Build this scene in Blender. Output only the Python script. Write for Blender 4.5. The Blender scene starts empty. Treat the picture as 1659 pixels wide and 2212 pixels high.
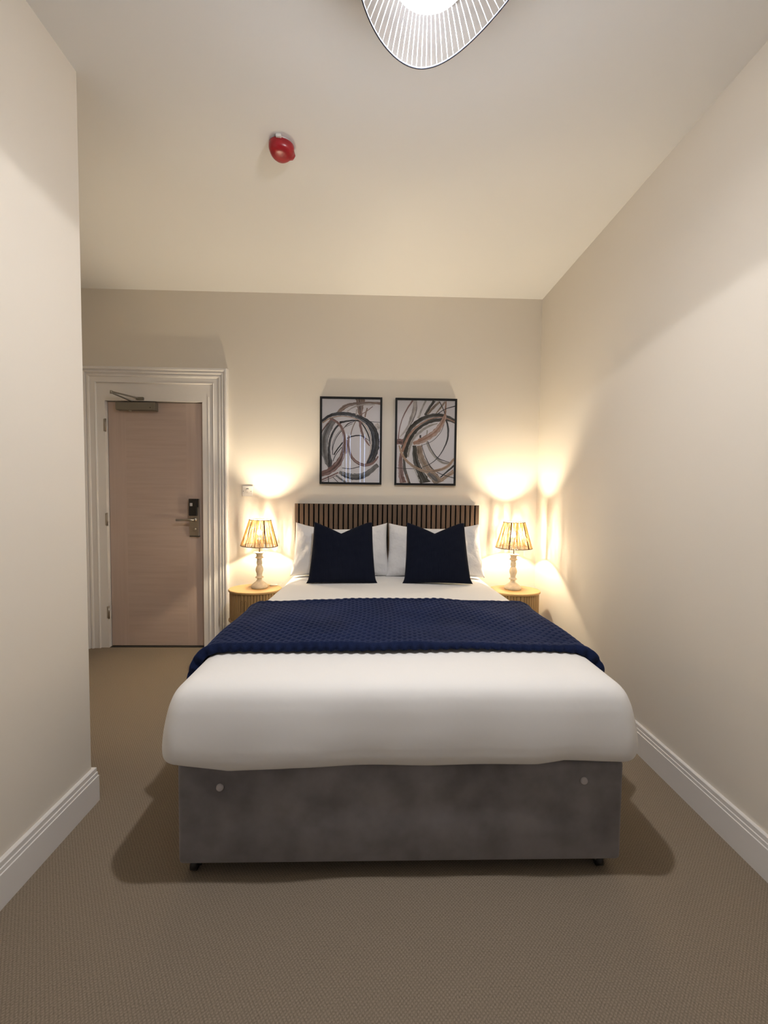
import bpy, bmesh, math, random
import numpy as np
from mathutils import Vector, Matrix
random.seed(7)
rng = np.random.default_rng(7)
SC = bpy.context.scene
COL = SC.collection
PI = math.pi

# ------------------------------------------------------------------ camera
W_PX, H_PX, F_PX = 1659, 2212, 883.95
cd = bpy.data.cameras.new('camera')
cam = bpy.data.objects.new('camera', cd); COL.objects.link(cam)
cd.sensor_fit = 'HORIZONTAL'; cd.sensor_width = 36.0; cd.lens = F_PX / W_PX * 36.0
cd.clip_start = 0.02
r_ = Vector((0.99961604, -0.02516179, 0.01160447)); u_ = Vector((-0.01044883, 0.0455833, 0.99890589)); f_ = Vector((0.02566323, 0.9986436, -0.04530289))
M = Matrix(((r_.x, u_.x, -f_.x, 0), (r_.y, u_.y, -f_.y, -3.3885), (r_.z, u_.z, -f_.z, 1.2995), (0, 0, 0, 1)))
cam.matrix_world = M
SC.camera = cam

# ------------------------------------------------------------------ world, exposure
wd = bpy.data.worlds.new('World'); SC.world = wd; wd.use_nodes = True
bg = wd.node_tree.nodes['Background']
bg.inputs[0].default_value = (0.45, 0.6, 1.0, 1); bg.inputs[1].default_value = 1.0
vs = SC.view_settings
vs.view_transform = 'Standard'; vs.look = 'None'; vs.exposure = 0.0; vs.gamma = 1.0; vs.use_curve_mapping = False
PENDANT_STRENGTH = 300.0      # radiance of the pendant's LED bulb
PENDANT_WATT = 24.0           # its downward beam
LAMP_STRENGTH = 3300.0          # radiance of the bedside bulbs
ADDED_PANE_STRENGTH = 11.0         # glowing pane of the made-up window behind the camera

# ------------------------------------------------------------------ helpers
def s2l(c):
    return tuple(((v / 255) / 12.92 if v / 255 <= 0.04045 else ((v / 255 + 0.055) / 1.055) ** 2.4) for v in c)

def obj(name, me, mat=None, parent=None, smooth=False, loc=None):
    if isinstance(me, bmesh.types.BMesh):
        m = bpy.data.meshes.new(name); me.to_mesh(m); me.free(); me = m
    o = bpy.data.objects.new(name, me); COL.objects.link(o)
    if mat is not None and len(me.materials) == 0: me.materials.append(mat)
    if smooth: me.polygons.foreach_set('use_smooth', [True] * len(me.polygons))
    if parent is not None: o.parent = parent
    if loc is not None: o.location = loc
    return o

def tag(o, label=None, cat=None, group=None, kind=None):
    if label: o['label'] = label
    if cat: o['category'] = cat
    if group: o['group'] = group
    if kind: o['kind'] = kind
    return o

def thing(name, label, cat, loc=(0, 0, 0), rz=0, group=None, kind=None):
    o = bpy.data.objects.new(name, None); COL.objects.link(o)
    o.location = loc; o.rotation_euler = (0, 0, rz); o.empty_display_size = 0.05
    return tag(o, label, cat, group, kind)

def copy_tree(o, parent=None):
    c = o.copy(); COL.objects.link(c)
    if parent is not None: c.parent = parent
    for ch in [x for x in o.children]: copy_tree(ch, c)
    return c

def box(bm, x0, x1, y0, y1, z0, z1, bev=0.0, seg=2):
    g = bmesh.ops.create_cube(bm, size=1.0)
    vs_ = g['verts']
    for v in vs_:
        v.co = Vector(((x0 + x1) / 2 + v.co.x * (x1 - x0), (y0 + y1) / 2 + v.co.y * (y1 - y0), (z0 + z1) / 2 + v.co.z * (z1 - z0)))
    if bev > 0:
        es = list({e for v in vs_ for e in v.link_edges})
        bmesh.ops.bevel(bm, geom=es, offset=bev, segments=seg, profile=0.5, affect='EDGES')

def bx(name, x0, x1, y0, y1, z0, z1, mat, parent=None, bev=0.0, seg=2, smooth=False):
    bm = bmesh.new(); box(bm, x0, x1, y0, y1, z0, z1, bev, seg)
    return obj(name, bm, mat, parent, smooth)

def pydata(name, V, F, mat=None, parent=None, smooth=False):
    me = bpy.data.meshes.new(name); me.from_pydata([tuple(map(float, v)) for v in V], [], [tuple(map(int, f)) for f in F]); me.update()
    return obj(name, me, mat, parent, smooth)

def gridmesh(name, P, mat=None, parent=None, smooth=True, closed_u=False, closed_v=False):
    nu, nv = P.shape[:2]
    V = P.reshape(-1, 3)
    I = np.arange(nu * nv).reshape(nu, nv)
    if closed_u: I = np.vstack([I, I[:1]])
    if closed_v: I = np.hstack([I, I[:, :1]])
    F = np.stack([I[:-1, :-1], I[1:, :-1], I[1:, 1:], I[:-1, 1:]], -1).reshape(-1, 4)
    me = bpy.data.meshes.new(name)
    me.vertices.add(len(V)); me.vertices.foreach_set('co', V.astype(np.float32).ravel())
    n = len(F); me.loops.add(n * 4); me.loops.foreach_set('vertex_index', F.astype(np.int32).ravel())
    me.polygons.add(n); me.polygons.foreach_set('loop_start', np.arange(0, n * 4, 4, dtype=np.int32))
    me.update(calc_edges=True); me.validate()
    return obj(name, me, mat, parent, smooth)

def lathe(name, prof, mat, parent=None, seg=40, smooth=True, caps=True):
    """prof: list of (r, z)"""
    V = []; F = []
    for r, z in prof:
        for k in range(seg):
            a = 2 * PI * k / seg; V.append((r * math.cos(a), r * math.sin(a), z))
    for i in range(len(prof) - 1):
        for k in range(seg):
            k2 = (k + 1) % seg
            F.append((i * seg + k, i * seg + k2, (i + 1) * seg + k2, (i + 1) * seg + k))
    if caps:
        F.append(tuple(range(seg))[::-1]); F.append(tuple((len(prof) - 1) * seg + k for k in range(seg)))
    return pydata(name, V, F, mat, parent, smooth)

def tube_bm(bm, pts, rad, seg=8, closed=False):
    pts = [Vector(p) for p in pts]; n = len(pts)
    rads = rad if hasattr(rad, '__len__') else [rad] * n
    rings = []
    ref = Vector((0, 0, 1))
    for i, p in enumerate(pts):
        a = pts[(i - 1) % n] if (closed or i > 0) else pts[i]
        b = pts[(i + 1) % n] if (closed or i < n - 1) else pts[i]
        t = (b - a).normalized()
        rf = ref if abs(t.dot(ref)) < 0.95 else Vector((1, 0, 0))
        s = t.cross(rf).normalized(); q = s.cross(t)
        rings.append([bm.verts.new(p + rads[i] * (math.cos(2 * PI * k / seg) * s + math.sin(2 * PI * k / seg) * q)) for k in range(seg)])
    m = n if closed else n - 1
    for i in range(m):
        A, B = rings[i], rings[(i + 1) % n]
        for k in range(seg):
            bm.faces.new((A[k], A[(k + 1) % seg], B[(k + 1) % seg], B[k]))
    if not closed:
        bm.faces.new(rings[0][::-1]); bm.faces.new(rings[-1])

def tube(name, pts, rad, mat, parent=None, seg=8, closed=False):
    bm = bmesh.new(); tube_bm(bm, pts, rad, seg, closed)
    return obj(name, bm, mat, parent, True)

# ------------------------------------------------------------------ materials
def base_mat(name):
    m = bpy.data.materials.new(name); m.use_nodes = True
    nt = m.node_tree; b = nt.nodes['Principled BSDF']
    return m, nt, b

def N(nt, t, **kw):
    n = nt.nodes.new(t)
    for k, v in kw.items():
        if k in n.inputs.keys(): n.inputs[k].default_value = v
        else: setattr(n, k, v)
    return n

def mat(name, col, rough=0.6, metal=0.0, spec=0.5, noise=None, bump=None, sheen=0.0, sheen_tint=None, stretch=None, coat=0.0):
    """noise: (scale, amount, detail) multiplies the colour; bump: (scale, strength, distance)"""
    m, nt, b = base_mat(name)
    b.inputs['Base Color'].default_value = (*col, 1); b.inputs['Roughness'].default_value = rough
    b.inputs['Metallic'].default_value = metal; b.inputs['Specular IOR Level'].default_value = spec
    b.inputs['Coat Weight'].default_value = coat
    if sheen:
        b.inputs['Sheen Weight'].default_value = sheen; b.inputs['Sheen Roughness'].default_value = 0.4
        if sheen_tint: b.inputs['Sheen Tint'].default_value = (*sheen_tint, 1)
    tc = N(nt, 'ShaderNodeTexCoord'); vec = tc.outputs['Object']
    if stretch:
        mp = N(nt, 'ShaderNodeMapping'); mp.inputs['Scale'].default_value = stretch
        nt.links.new(vec, mp.inputs['Vector']); vec = mp.outputs['Vector']
    if noise:
        nz = N(nt, 'ShaderNodeTexNoise'); nz.inputs['Scale'].default_value = noise[0]; nz.inputs['Detail'].default_value = noise[2] if len(noise) > 2 else 4
        nt.links.new(vec, nz.inputs['Vector'])
        rp = N(nt, 'ShaderNodeMapRange'); rp.inputs['From Min'].default_value = 0.25; rp.inputs['From Max'].default_value = 0.75
        rp.inputs['To Min'].default_value = 1 - noise[1]; rp.inputs['To Max'].default_value = 1 + noise[1]
        nt.links.new(nz.outputs['Fac'], rp.inputs['Value'])
        mx = N(nt, 'ShaderNodeMix', data_type='RGBA', blend_type='MULTIPLY'); mx.inputs['Factor'].default_value = 1
        mx.inputs['A'].default_value = (*col, 1)
        for i in mx.inputs:
            if i.name == 'A' and i.type == 'RGBA': i.default_value = (*col, 1)
        bi = [i for i in mx.inputs if i.name == 'B' and i.type == 'RGBA'][0]
        nt.links.new(rp.outputs['Result'], bi)
        nt.links.new([o for o in mx.outputs if o.type == 'RGBA'][0], b.inputs['Base Color'])
    if bump:
        nb = N(nt, 'ShaderNodeTexNoise'); nb.inputs['Scale'].default_value = bump[0]; nb.inputs['Detail'].default_value = 3
        nt.links.new(vec, nb.inputs['Vector'])
        bp = N(nt, 'ShaderNodeBump'); bp.inputs['Strength'].default_value = bump[1]; bp.inputs['Distance'].default_value = bump[2]
        nt.links.new(nb.outputs['Fac'], bp.inputs['Height']); nt.links.new(bp.outputs['Normal'], b.inputs['Normal'])
    return m

def emis(name, col, strength):
    m = bpy.data.materials.new(name); m.use_nodes = True; nt = m.node_tree; nt.nodes.clear()
    e = N(nt, 'ShaderNodeEmission'); e.inputs[0].default_value = (*col, 1); e.inputs[1].default_value = strength
    o = N(nt, 'ShaderNodeOutputMaterial'); nt.links.new(e.outputs[0], o.inputs[0]); return m

WALL = (0.76, 0.70, 0.61)
M_wall = mat('wall_paint', WALL, 0.85, spec=0.25, bump=(140, 0.06, 0.002))
M_ceil = mat('ceiling_paint', (0.825, 0.82, 0.81), 0.9, spec=0.2, bump=(120, 0.05, 0.002))
M_trim = mat('trim_white', (0.78, 0.75, 0.72), 0.38, spec=0.5)
M_steel = mat('brushed_steel', (0.42, 0.39, 0.35), 0.35, metal=1.0)
M_closer = mat('closer_silver', (0.20, 0.18, 0.145), 0.5, metal=0.3)
M_black = mat('black_plastic', (0.012, 0.011, 0.011), 0.35)
M_frame = mat('black_frame', (0.006, 0.006, 0.007), 0.55, spec=0.25)
M_plastic = mat('white_plastic', (0.75, 0.72, 0.68), 0.35)
M_dark = mat('dark_gap', (0.02, 0.018, 0.015), 0.8)
M_duvet = mat('white_cotton', (0.835, 0.815, 0.785), 0.85, spec=0.2, bump=(9, 0.12, 0.02), sheen=0.1)
M_pillow = mat('pillow_cotton', (0.76, 0.75, 0.75), 0.85, spec=0.2, bump=(10, 0.7, 0.03), sheen=0.1)
M_throw = mat('navy_plush', (0.0085, 0.0145, 0.047), 0.95, spec=0.1, noise=(5, 0.25), bump=(260, 0.35, 0.003), sheen=0.28, sheen_tint=(0.25, 0.32, 0.62))
M_velvet = mat('grey_velvet', (0.23, 0.216, 0.222), 0.8, spec=0.15, noise=(6.5, 0.34, 7), bump=(6, 0.12, 0.02), sheen=0.35, sheen_tint=(0.6, 0.56, 0.58))
M_felt = mat('black_felt', (0.008, 0.007, 0.006), 0.95, spec=0.1)
M_slat = mat('walnut_slat', (0.115, 0.073, 0.046), 0.55, noise=(14, 0.25), stretch=(8, 8, 0.6))
M_oak = mat('oak', (0.37, 0.235, 0.10), 0.5, noise=(10, 0.16), stretch=(6, 6, 0.7))  # shade under the overhanging top is mixed into this darker body colour
M_oaktop = mat('oak_top', (0.44, 0.28, 0.115), 0.45, noise=(9, 0.12), stretch=(0.8, 8, 1))
M_brownleg = mat('brown_leg', (0.10, 0.055, 0.03), 0.5)
M_cream = mat('cream_painted_wood', (0.70, 0.62, 0.47), 0.6, noise=(40, 0.15), bump=(60, 0.1, 0.002))
M_brown = mat('brown_wire', (0.06, 0.035, 0.02), 0.5)
M_knob = mat('pale_plastic', (0.5, 0.47, 0.48), 0.35)
M_castor = mat('castor_grey', (0.25, 0.24, 0.22), 0.4, metal=0.6)
M_cable = mat('cream_cable', (0.75, 0.68, 0.58), 0.4)
M_red = mat('red_cover', (0.36, 0.010, 0.018), 0.3, noise=(25, 0.25))
M_wire = mat('graphite_wire', (0.06, 0.065, 0.09), 0.4, metal=0.6)
M_rib = mat('white_ribbon', (0.82, 0.82, 0.85), 0.5)
M_holder = mat('lampholder_white', (0.7, 0.7, 0.7), 0.5)

# cushions: ribbed weave
def ribbed(name, col):
    m, nt, b = base_mat(name)
    b.inputs['Base Color'].default_value = (*col, 1); b.inputs['Roughness'].default_value = 0.9; b.inputs['Specular IOR Level'].default_value = 0.1
    b.inputs['Sheen Weight'].default_value = 0.03
    tc = N(nt, 'ShaderNodeTexCoord'); wv = N(nt, 'ShaderNodeTexWave'); wv.wave_type = 'BANDS'; wv.bands_direction = 'X'
    wv.inputs['Scale'].default_value = 45; wv.inputs['Distortion'].default_value = 0.6; wv.inputs['Detail'].default_value = 1
    nt.links.new(tc.outputs['Object'], wv.inputs['Vector'])
    bp = N(nt, 'ShaderNodeBump'); bp.inputs['Strength'].default_value = 0.3; bp.inputs['Distance'].default_value = 0.002
    nt.links.new(wv.outputs['Fac'], bp.inputs['Height']); nt.links.new(bp.outputs['Normal'], b.inputs['Normal'])
    return m
M_cush = ribbed('midnight_ribbed_fabric', (0.0055, 0.0075, 0.017))

# carpet: small diamond loops
def carpet():
    m, nt, b = base_mat('loop_carpet')
    b.inputs['Roughness'].default_value = 1.0; b.inputs['Specular IOR Level'].default_value = 0.05
    tc = N(nt, 'ShaderNodeTexCoord'); sx = N(nt, 'ShaderNodeSeparateXYZ'); nt.links.new(tc.outputs['Object'], sx.inputs[0])
    def mth(op, a, c=None, d=None):
        n = N(nt, 'ShaderNodeMath', operation=op)
        for i, v in enumerate((a, c)):
            if v is None: continue
            if isinstance(v, (int, float)): n.inputs[i].default_value = v
            else: nt.links.new(v, n.inputs[i])
        return n.outputs[0]
    X, Y = sx.outputs[0], sx.outputs[1]
    k = PI / 0.0085
    a = mth('SINE', mth('MULTIPLY', mth('ADD', X, mth('MULTIPLY', Y, 0.8)), k * 0.8))
    c = mth('SINE', mth('MULTIPLY', mth('SUBTRACT', X, mth('MULTIPLY', Y, 1.1)), k * 0.8))
    h = mth('MULTIPLY', mth('ABSOLUTE', a), mth('ABSOLUTE', c))
    nz = N(nt, 'ShaderNodeTexNoise'); nz.inputs['Scale'].default_value = 240; nz.inputs['Detail'].default_value = 2; nt.links.new(tc.outputs['Object'], nz.inputs['Vector'])
    n2 = N(nt, 'ShaderNodeTexNoise'); n2.inputs['Scale'].default_value = 1.6; n2.inputs['Detail'].default_value = 3; nt.links.new(tc.outputs['Object'], n2.inputs['Vector'])
    f = mth('ADD', mth('MULTIPLY', h, 0.34), mth('MULTIPLY', nz.outputs['Fac'], 0.75))
    cr = N(nt, 'ShaderNodeValToRGB'); cr.color_ramp.elements[0].position = 0.18; cr.color_ramp.elements[1].position = 0.75
    cr.color_ramp.elements[0].color = (0.15, 0.120, 0.087, 1); cr.color_ramp.elements[1].color = (0.29, 0.235, 0.176, 1)
    nt.links.new(f, cr.inputs[0]); nt.links.new(cr.outputs[0], b.inputs['Base Color'])
    bp = N(nt, 'ShaderNodeBump'); bp.inputs['Strength'].default_value = 0.4; bp.inputs['Distance'].default_value = 0.003
    nt.links.new(f, bp.inputs['Height']); nt.links.new(bp.outputs['Normal'], b.inputs['Normal'])
    return m
M_carpet = carpet()

# door veneer: cross-grain centre with upright-grain stiles
def veneer():
    m, nt, b = base_mat('door_veneer')
    b.inputs['Roughness'].default_value = 0.42; b.inputs['Specular IOR Level'].default_value = 0.35
    tc = N(nt, 'ShaderNodeTexCoord')
    def grain(scale, seed):
        mp = N(nt, 'ShaderNodeMapping'); mp.inputs['Scale'].default_value = scale; mp.inputs['Location'].default_value = (seed, seed, seed)
        nt.links.new(tc.outputs['Object'], mp.inputs['Vector'])
        nz = N(nt, 'ShaderNodeTexNoise'); nz.inputs['Scale'].default_value = 3; nz.inputs['Detail'].default_value = 6; nt.links.new(mp.outputs[0], nz.inputs['Vector'])
        return nz.outputs['Fac']
    g1 = grain((0.7, 1, 12), 2); g2 = grain((14, 1, 0.5), 5)
    sx = N(nt, 'ShaderNodeSeparateXYZ'); nt.links.new(tc.outputs['Object'], sx.inputs[0])
    ab = N(nt, 'ShaderNodeMath', operation='ABSOLUTE'); nt.links.new(sx.outputs[0], ab.inputs[0])
    gt = N(nt, 'ShaderNodeMath', operation='GREATER_THAN'); nt.links.new(ab.outputs[0], gt.inputs[0]); gt.inputs[1].default_value = 0.243
    c1 = N(nt, 'ShaderNodeValToRGB'); c2 = N(nt, 'ShaderNodeValToRGB')
    for c, lo, hi in ((c1, (0.455, 0.355, 0.30), (0.52, 0.412, 0.355)), (c2, (0.48, 0.375, 0.32), (0.53, 0.42, 0.365))):
        c.color_ramp.elements[0].position = 0.3; c.color_ramp.elements[1].position = 0.7
        c.color_ramp.elements[0].color = (*lo, 1); c.color_ramp.elements[1].color = (*hi, 1)
    nt.links.new(g1, c1.inputs[0]); nt.links.new(g2, c2.inputs[0])
    mx = N(nt, 'ShaderNodeMix', data_type='RGBA'); nt.links.new(gt.outputs[0], mx.inputs[0])
    A = [i for i in mx.inputs if i.type == 'RGBA']
    nt.links.new(c1.outputs[0], A[0]); nt.links.new(c2.outputs[0], A[1])
    nt.links.new([o for o in mx.outputs if o.type == 'RGBA'][0], b.inputs['Base Color'])
    return m
M_veneer = veneer()

def pane_mat():
    m = bpy.data.materials.new('clear_pane'); m.use_nodes = True; nt = m.node_tree; nt.nodes.clear()
    t = N(nt, 'ShaderNodeBsdfTransparent'); g = N(nt, 'ShaderNodeBsdfGlossy'); g.inputs['Roughness'].default_value = 0.008
    fr = N(nt, 'ShaderNodeFresnel'); fr.inputs['IOR'].default_value = 1.5
    mx = N(nt, 'ShaderNodeMixShader'); o = N(nt, 'ShaderNodeOutputMaterial')
    nt.links.new(fr.outputs[0], mx.inputs[0]); nt.links.new(t.outputs[0], mx.inputs[1]); nt.links.new(g.outputs[0], mx.inputs[2]); nt.links.new(mx.outputs[0], o.inputs[0])
    return m
M_pane = pane_mat()

def strand_mat(name, col, tr):
    m = bpy.data.materials.new(name); m.use_nodes = True; nt = m.node_tree; nt.nodes.clear()
    tc = N(nt, 'ShaderNodeTexCoord'); nz = N(nt, 'ShaderNodeTexNoise'); nz.inputs['Scale'].default_value = 55; nz.inputs['Detail'].default_value = 3
    mp = N(nt, 'ShaderNodeMapping'); mp.inputs['Scale'].default_value = (1, 1, 0.35)
    nt.links.new(tc.outputs['Object'], mp.inputs['Vector']); nt.links.new(mp.outputs[0], nz.inputs['Vector'])
    cr = N(nt, 'ShaderNodeValToRGB'); cr.color_ramp.elements[0].position = 0.3; cr.color_ramp.elements[1].position = 0.62
    cr.color_ramp.elements[0].color = (col[0] * 0.45, col[1] * 0.38, col[2] * 0.3, 1); cr.color_ramp.elements[1].color = (*col, 1)
    nt.links.new(nz.outputs['Fac'], cr.inputs[0])
    d = N(nt, 'ShaderNodeBsdfDiffuse'); t = N(nt, 'ShaderNodeBsdfTranslucent')
    nt.links.new(cr.outputs[0], d.inputs[0]); nt.links.new(cr.outputs[0], t.inputs[0])
    mx = N(nt, 'ShaderNodeMixShader'); mx.inputs[0].default_value = tr; o = N(nt, 'ShaderNodeOutputMaterial')
    nt.links.new(d.outputs[0], mx.inputs[1]); nt.links.new(t.outputs[0], mx.inputs[2]); nt.links.new(mx.outputs[0], o.inputs[0])
    return m
M_raffia = strand_mat('raffia', (0.76, 0.58, 0.33), 0.33)
M_raffia_dark = strand_mat('dark_raffia', (0.16, 0.085, 0.04), 0.3)
def glow_film_mat():  # thin film added for the pale glow inside the pendant
    m = bpy.data.materials.new('added_glow_film'); m.use_nodes = True; nt = m.node_tree; nt.nodes.clear()
    t = N(nt, 'ShaderNodeBsdfTransparent'); d = N(nt, 'ShaderNodeBsdfDiffuse'); d.inputs[0].default_value = (.85, .86, .92, 1)
    mx = N(nt, 'ShaderNodeMixShader'); mx.inputs[0].default_value = 0.009; o = N(nt, 'ShaderNodeOutputMaterial')
    nt.links.new(t.outputs[0], mx.inputs[1]); nt.links.new(d.outputs[0], mx.inputs[2]); nt.links.new(mx.outputs[0], o.inputs[0]); return m
M_glow_film = glow_film_mat()
M_lampbulb = emis('warm_bulb_glow', (1.0, 0.84, 0.60), LAMP_STRENGTH)
M_ledbulb = emis('cool_led_glow', (0.97, 0.97, 1.0), PENDANT_STRENGTH)
M_added_glow = emis('added_glow_pane', (0.45, 0.62, 1.0), ADDED_PANE_STRENGTH)

# ------------------------------------------------------------------ room shell
HC, XR, XL, YL, XA, YB = 2.90, 1.3636, -1.1562, -1.7164, -2.46, -6.2
T = 0.15
DX0, DX1, DZ = -2.30, -1.25, 2.22          # rough opening of the door in the back wall
def shell(name, boxes, m, label, cat):
    bm = bmesh.new()
    for b_ in boxes: box(bm, *b_)
    return tag(obj(name, bm, m), label, cat, kind='structure')
shell('floor', [(XA - T, XR + T, YB - T, T + 0.15, -0.1, 0)], M_carpet, 'beige brown loop pile carpet covering the bedroom floor', 'floor')
shell('ceiling', [(XA - T, XR + T, YB - T, T + 0.15, HC, HC + 0.1)], M_ceil, 'plain off-white painted ceiling of the bedroom', 'ceiling')
shell('wall_back', [(XA - T, DX0, 0, T, 0, HC), (DX1, XR + T, 0, T, 0, HC), (DX0, DX1, 0, T, DZ, HC), (DX0, DX1, 0.10, T, 0, DZ)], M_wall,
      'beige wall behind the bed and headboard', 'wall')
shell('wall_right', [(XR, XR + T, YB, 0, 0, HC)], M_wall, 'long beige side wall beside the bed without any door', 'wall')
shell('wall_left', [(XA - T, XL, YB, YL, 0, HC)], M_wall, 'beige wall ending in an outside corner before the door recess', 'wall')
shell('wall_alcove', [(XA - T, XA, YL, 0, 0, HC)], M_wall, 'beige side wall of the recess beside the door', 'wall')
WX0, WX1, WZ0, WZ1 = -1.05, 0.35, 0.85, 2.72
shell('wall_front', [(XL - 0.02, WX0, YB - T, YB, 0, HC), (WX1, XR, YB - T, YB, 0, HC), (WX0, WX1, YB - T, YB, 0, WZ0), (WX0, WX1, YB - T, YB, WZ1, HC)], M_wall,
      'beige wall with the added window opposite the bed', 'wall')

# made-up window opposite the bed, added for the light streaks in the picture glass
w = thing('added_window_1', 'added white framed window with glowing pane and upright blind slats, for reflected streaks', 'window', kind='structure')
bx('added_pane', WX0, WX1, YB - 0.10, YB - 0.09, WZ0, WZ1, M_added_glow, w)
bm = bmesh.new()
for x0, x1, z0, z1 in ((WX0, WX0 + .05, WZ0, WZ1), (WX1 - .05, WX1, WZ0, WZ1), (WX0, WX1, WZ0, WZ0 + .05), (WX0, WX1, WZ1 - .05, WZ1)):
    box(bm, x0, x1, YB - .085, YB - .03, z0, z1)
obj('added_window_frame', bm, M_trim, w)
streak_gaps = [(-0.718, -0.714), (-0.648, -0.636), (-0.562, -0.550), (-0.328, -0.313), (-0.230, -0.215), (0.12, 0.124)]  # slat gaps placed so the streaks land in the picture glass
M_blind = mat('added_blind_fabric', (0.55, 0.53, 0.5), 0.8)
xs = WX0 + 0.005
for g0, g1 in streak_gaps + [(WX1 - 0.005, 9)]:
    bx('added_blind_slat', xs, g0, YB - .028, YB - .02, WZ0 + .01, WZ1 - .01, M_blind, w); xs = g1

# baseboards: stepped profile
def baseboard_profile(h=0.147, t=0.0195):
    return [(0, 0), (t, 0), (t, h - .038), (t - .003, h - .036), (t - .003, h - .022), (t - .006, h - .020), (t - .006, h - .003), (t - .009, h), (0, h)]
def extrude_profile(name, prof, a, b, outward, m, mitre_a=0.0, mitre_b=0.0, parent=None):
    """profile (out, up) carried from plan point a to b; mitre shifts each end along the run by out*mitre"""
    a = Vector((*a, 0)); b = Vector((*b, 0)); d = (b - a).normalized(); o = Vector((*outward, 0))
    V = []; n = len(prof)
    for p, mt, sg in ((a, mitre_a, -1), (b, mitre_b, 1)):
        for q, z in prof: V.append(p + o * q + d * (sg * mt * q) + Vector((0, 0, z)))
    F = [(i, (i + 1) % n, n + (i + 1) % n, n + i) for i in range(n)] + [tuple(range(n))[::-1], tuple(range(n, 2 * n))]
    return pydata(name, V, F, m, parent)
bp_ = baseboard_profile()
tag(extrude_profile('baseboard_right', bp_, (XR, YB), (XR, 0), (-1, 0), M_trim), 'white stepped baseboard along the long side wall', 'baseboard', kind='structure')
e = thing('baseboard_left', 'white stepped baseboard wrapping the outside corner before the door recess', 'baseboard', kind='structure')
extrude_profile('run', bp_, (XL, YB), (XL, YL), (1, 0), M_trim, 0, 1, e)
extrude_profile('return', bp_, (XL, YL), (XA, YL), (0, 1), M_trim, 1, 0, e)
tag(extrude_profile('baseboard_back', bp_, (-1.183, 0), (XR - .02, 0), (0, -1), M_trim), 'white baseboard behind the bed between door frame and corner', 'baseboard', kind='structure')

# ------------------------------------------------------------------ door
d1 = thing('door_1', 'pink-toned wood veneer door in white moulded frame with card lock', 'door', kind='structure')
AI0, AI1, AZ, AW = -2.235, -1.307, 2.162, 0.122        # architrave inner edges, head height, width
aprof = [(0, 0), (0, .014), (.004, .018), (.010, .015), (.046, .015), (.050, .024), (.060, .027), (.064, .020), (.072, .020), (.076, .031), (.084, .034), (.088, .027), (.096, .027), (.100, .038), (.106, .041), (.116, .041), (.122, .036), (.122, 0)]
def arch(name, A, B):
    V = [p for p in A] + [p for p in B]; n = len(A)
    F = [(i, (i + 1) % n, n + (i + 1) % n, n + i) for i in range(n)] + [tuple(range(n))[::-1], tuple(range(n, 2 * n))]
    bm = bmesh.new(); vv = [bm.verts.new(p) for p in V]
    for f in F: bm.faces.new([vv[i] for i in f])
    bmesh.ops.recalc_face_normals(bm, faces=bm.faces)
    return obj(name, bm, M_trim, d1)
arch('architrave', [(AI1 + q, -v, 0) for q, v in aprof], [(AI1 + q, -v, AZ + q) for q, v in aprof])
arch('architrave', [(AI0 - q, -v, 0) for q, v in aprof], [(AI0 - q, -v, AZ + q) for q, v in aprof])
arch('architrave', [(AI0 - q, -v, AZ + q) for q, v in aprof], [(AI1 + q, -v, AZ + q) for q, v in aprof])
LX0, LX1, LZ = -2.168, -1.401, 2.018
bx('door_lining', DX0, LX0 - .004, -.002, .10, 0, DZ, M_trim, d1)
bx('door_lining', LX1 + .005, DX1, -.002, .10, 0, DZ, M_trim, d1)
bx('door_lining', LX0 - .004, LX1 + .005, -.002, .10, LZ + .004, DZ, M_trim, d1)
bx('lining_bead', LX1 + .052, LX1 + .058, -.008, 0, 0, AZ - .1, M_trim, d1)
bx('threshold_strip', LX0, LX1, .0, .03, 0, .003, M_dark, d1)
lf = bx('door_leaf', -(LX1 - LX0) / 2, (LX1 - LX0) / 2, 0, .045, .006, LZ, M_veneer, d1, bev=.0015)
lf.location = ((LX0 + LX1) / 2, .030, 0)
LY = .030
# hinges
for z in (1.825, 1.063, .295):
    h = bx('hinge', LX0 - .016, LX0 - .002, LY - .036, LY - .030, z - .05, z + .05, M_steel, d1, bev=.001)
    k = tube('knuckle', [(LX0 - .001, LY - .034, z - .052), (LX0 - .001, LY - .034, z + .052)], .006, M_steel, h, 10)
# overhead closer with folding arm
cl = bx('door_closer', -2.075, -1.768, LY - .055, LY, 1.947, 2.008, M_closer, d1, bev=.004)
bx('end_cap', -1.779, -1.764, LY - .057, LY, 1.945, 2.010, M_closer, cl, bev=.002)
tube('spindle', [(-1.973, LY - .028, 1.937), (-1.973, LY - .028, 2.022)], .011, M_steel, cl, 14)
tube('screw', [(-1.80, LY - .054, 1.966), (-1.80, LY - .0565, 1.966)], .004, M_dark, cl, 10)
def arm(name, a, b, wd, th):
    a = Vector(a); b = Vector(b); d = (b - a).normalized(); s = d.cross(Vector((0, 0, 1))).normalized() * wd / 2; up = s.cross(d).normalized() * th / 2
    V = [p + x * s + y * up for p in (a, b) for x, y in ((-1, -1), (1, -1), (1, 1), (-1, 1))]
    F = [(0, 1, 2, 3), (4, 7, 6, 5), (0, 4, 5, 1), (1, 5, 6, 2), (2, 6, 7, 3), (3, 7, 4, 0)]
    return pydata(name, V, F, M_closer, cl)
arm('lower_arm', (-1.955, LY - .035, 2.018), (-2.058, LY - .13, 2.062), .026, .007)
arm('upper_arm', (-2.058, LY - .13, 2.070), (-1.900, -.014, 2.042), .018, .009)
tube('elbow_pin', [(-2.057, LY - .13, 2.054), (-2.057, LY - .13, 2.078)], .010, M_steel, cl, 12)
bx('arm_bracket', -1.915, -1.858, -.022, -.002, 2.028, 2.050, M_closer, cl, bev=.002)
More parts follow.
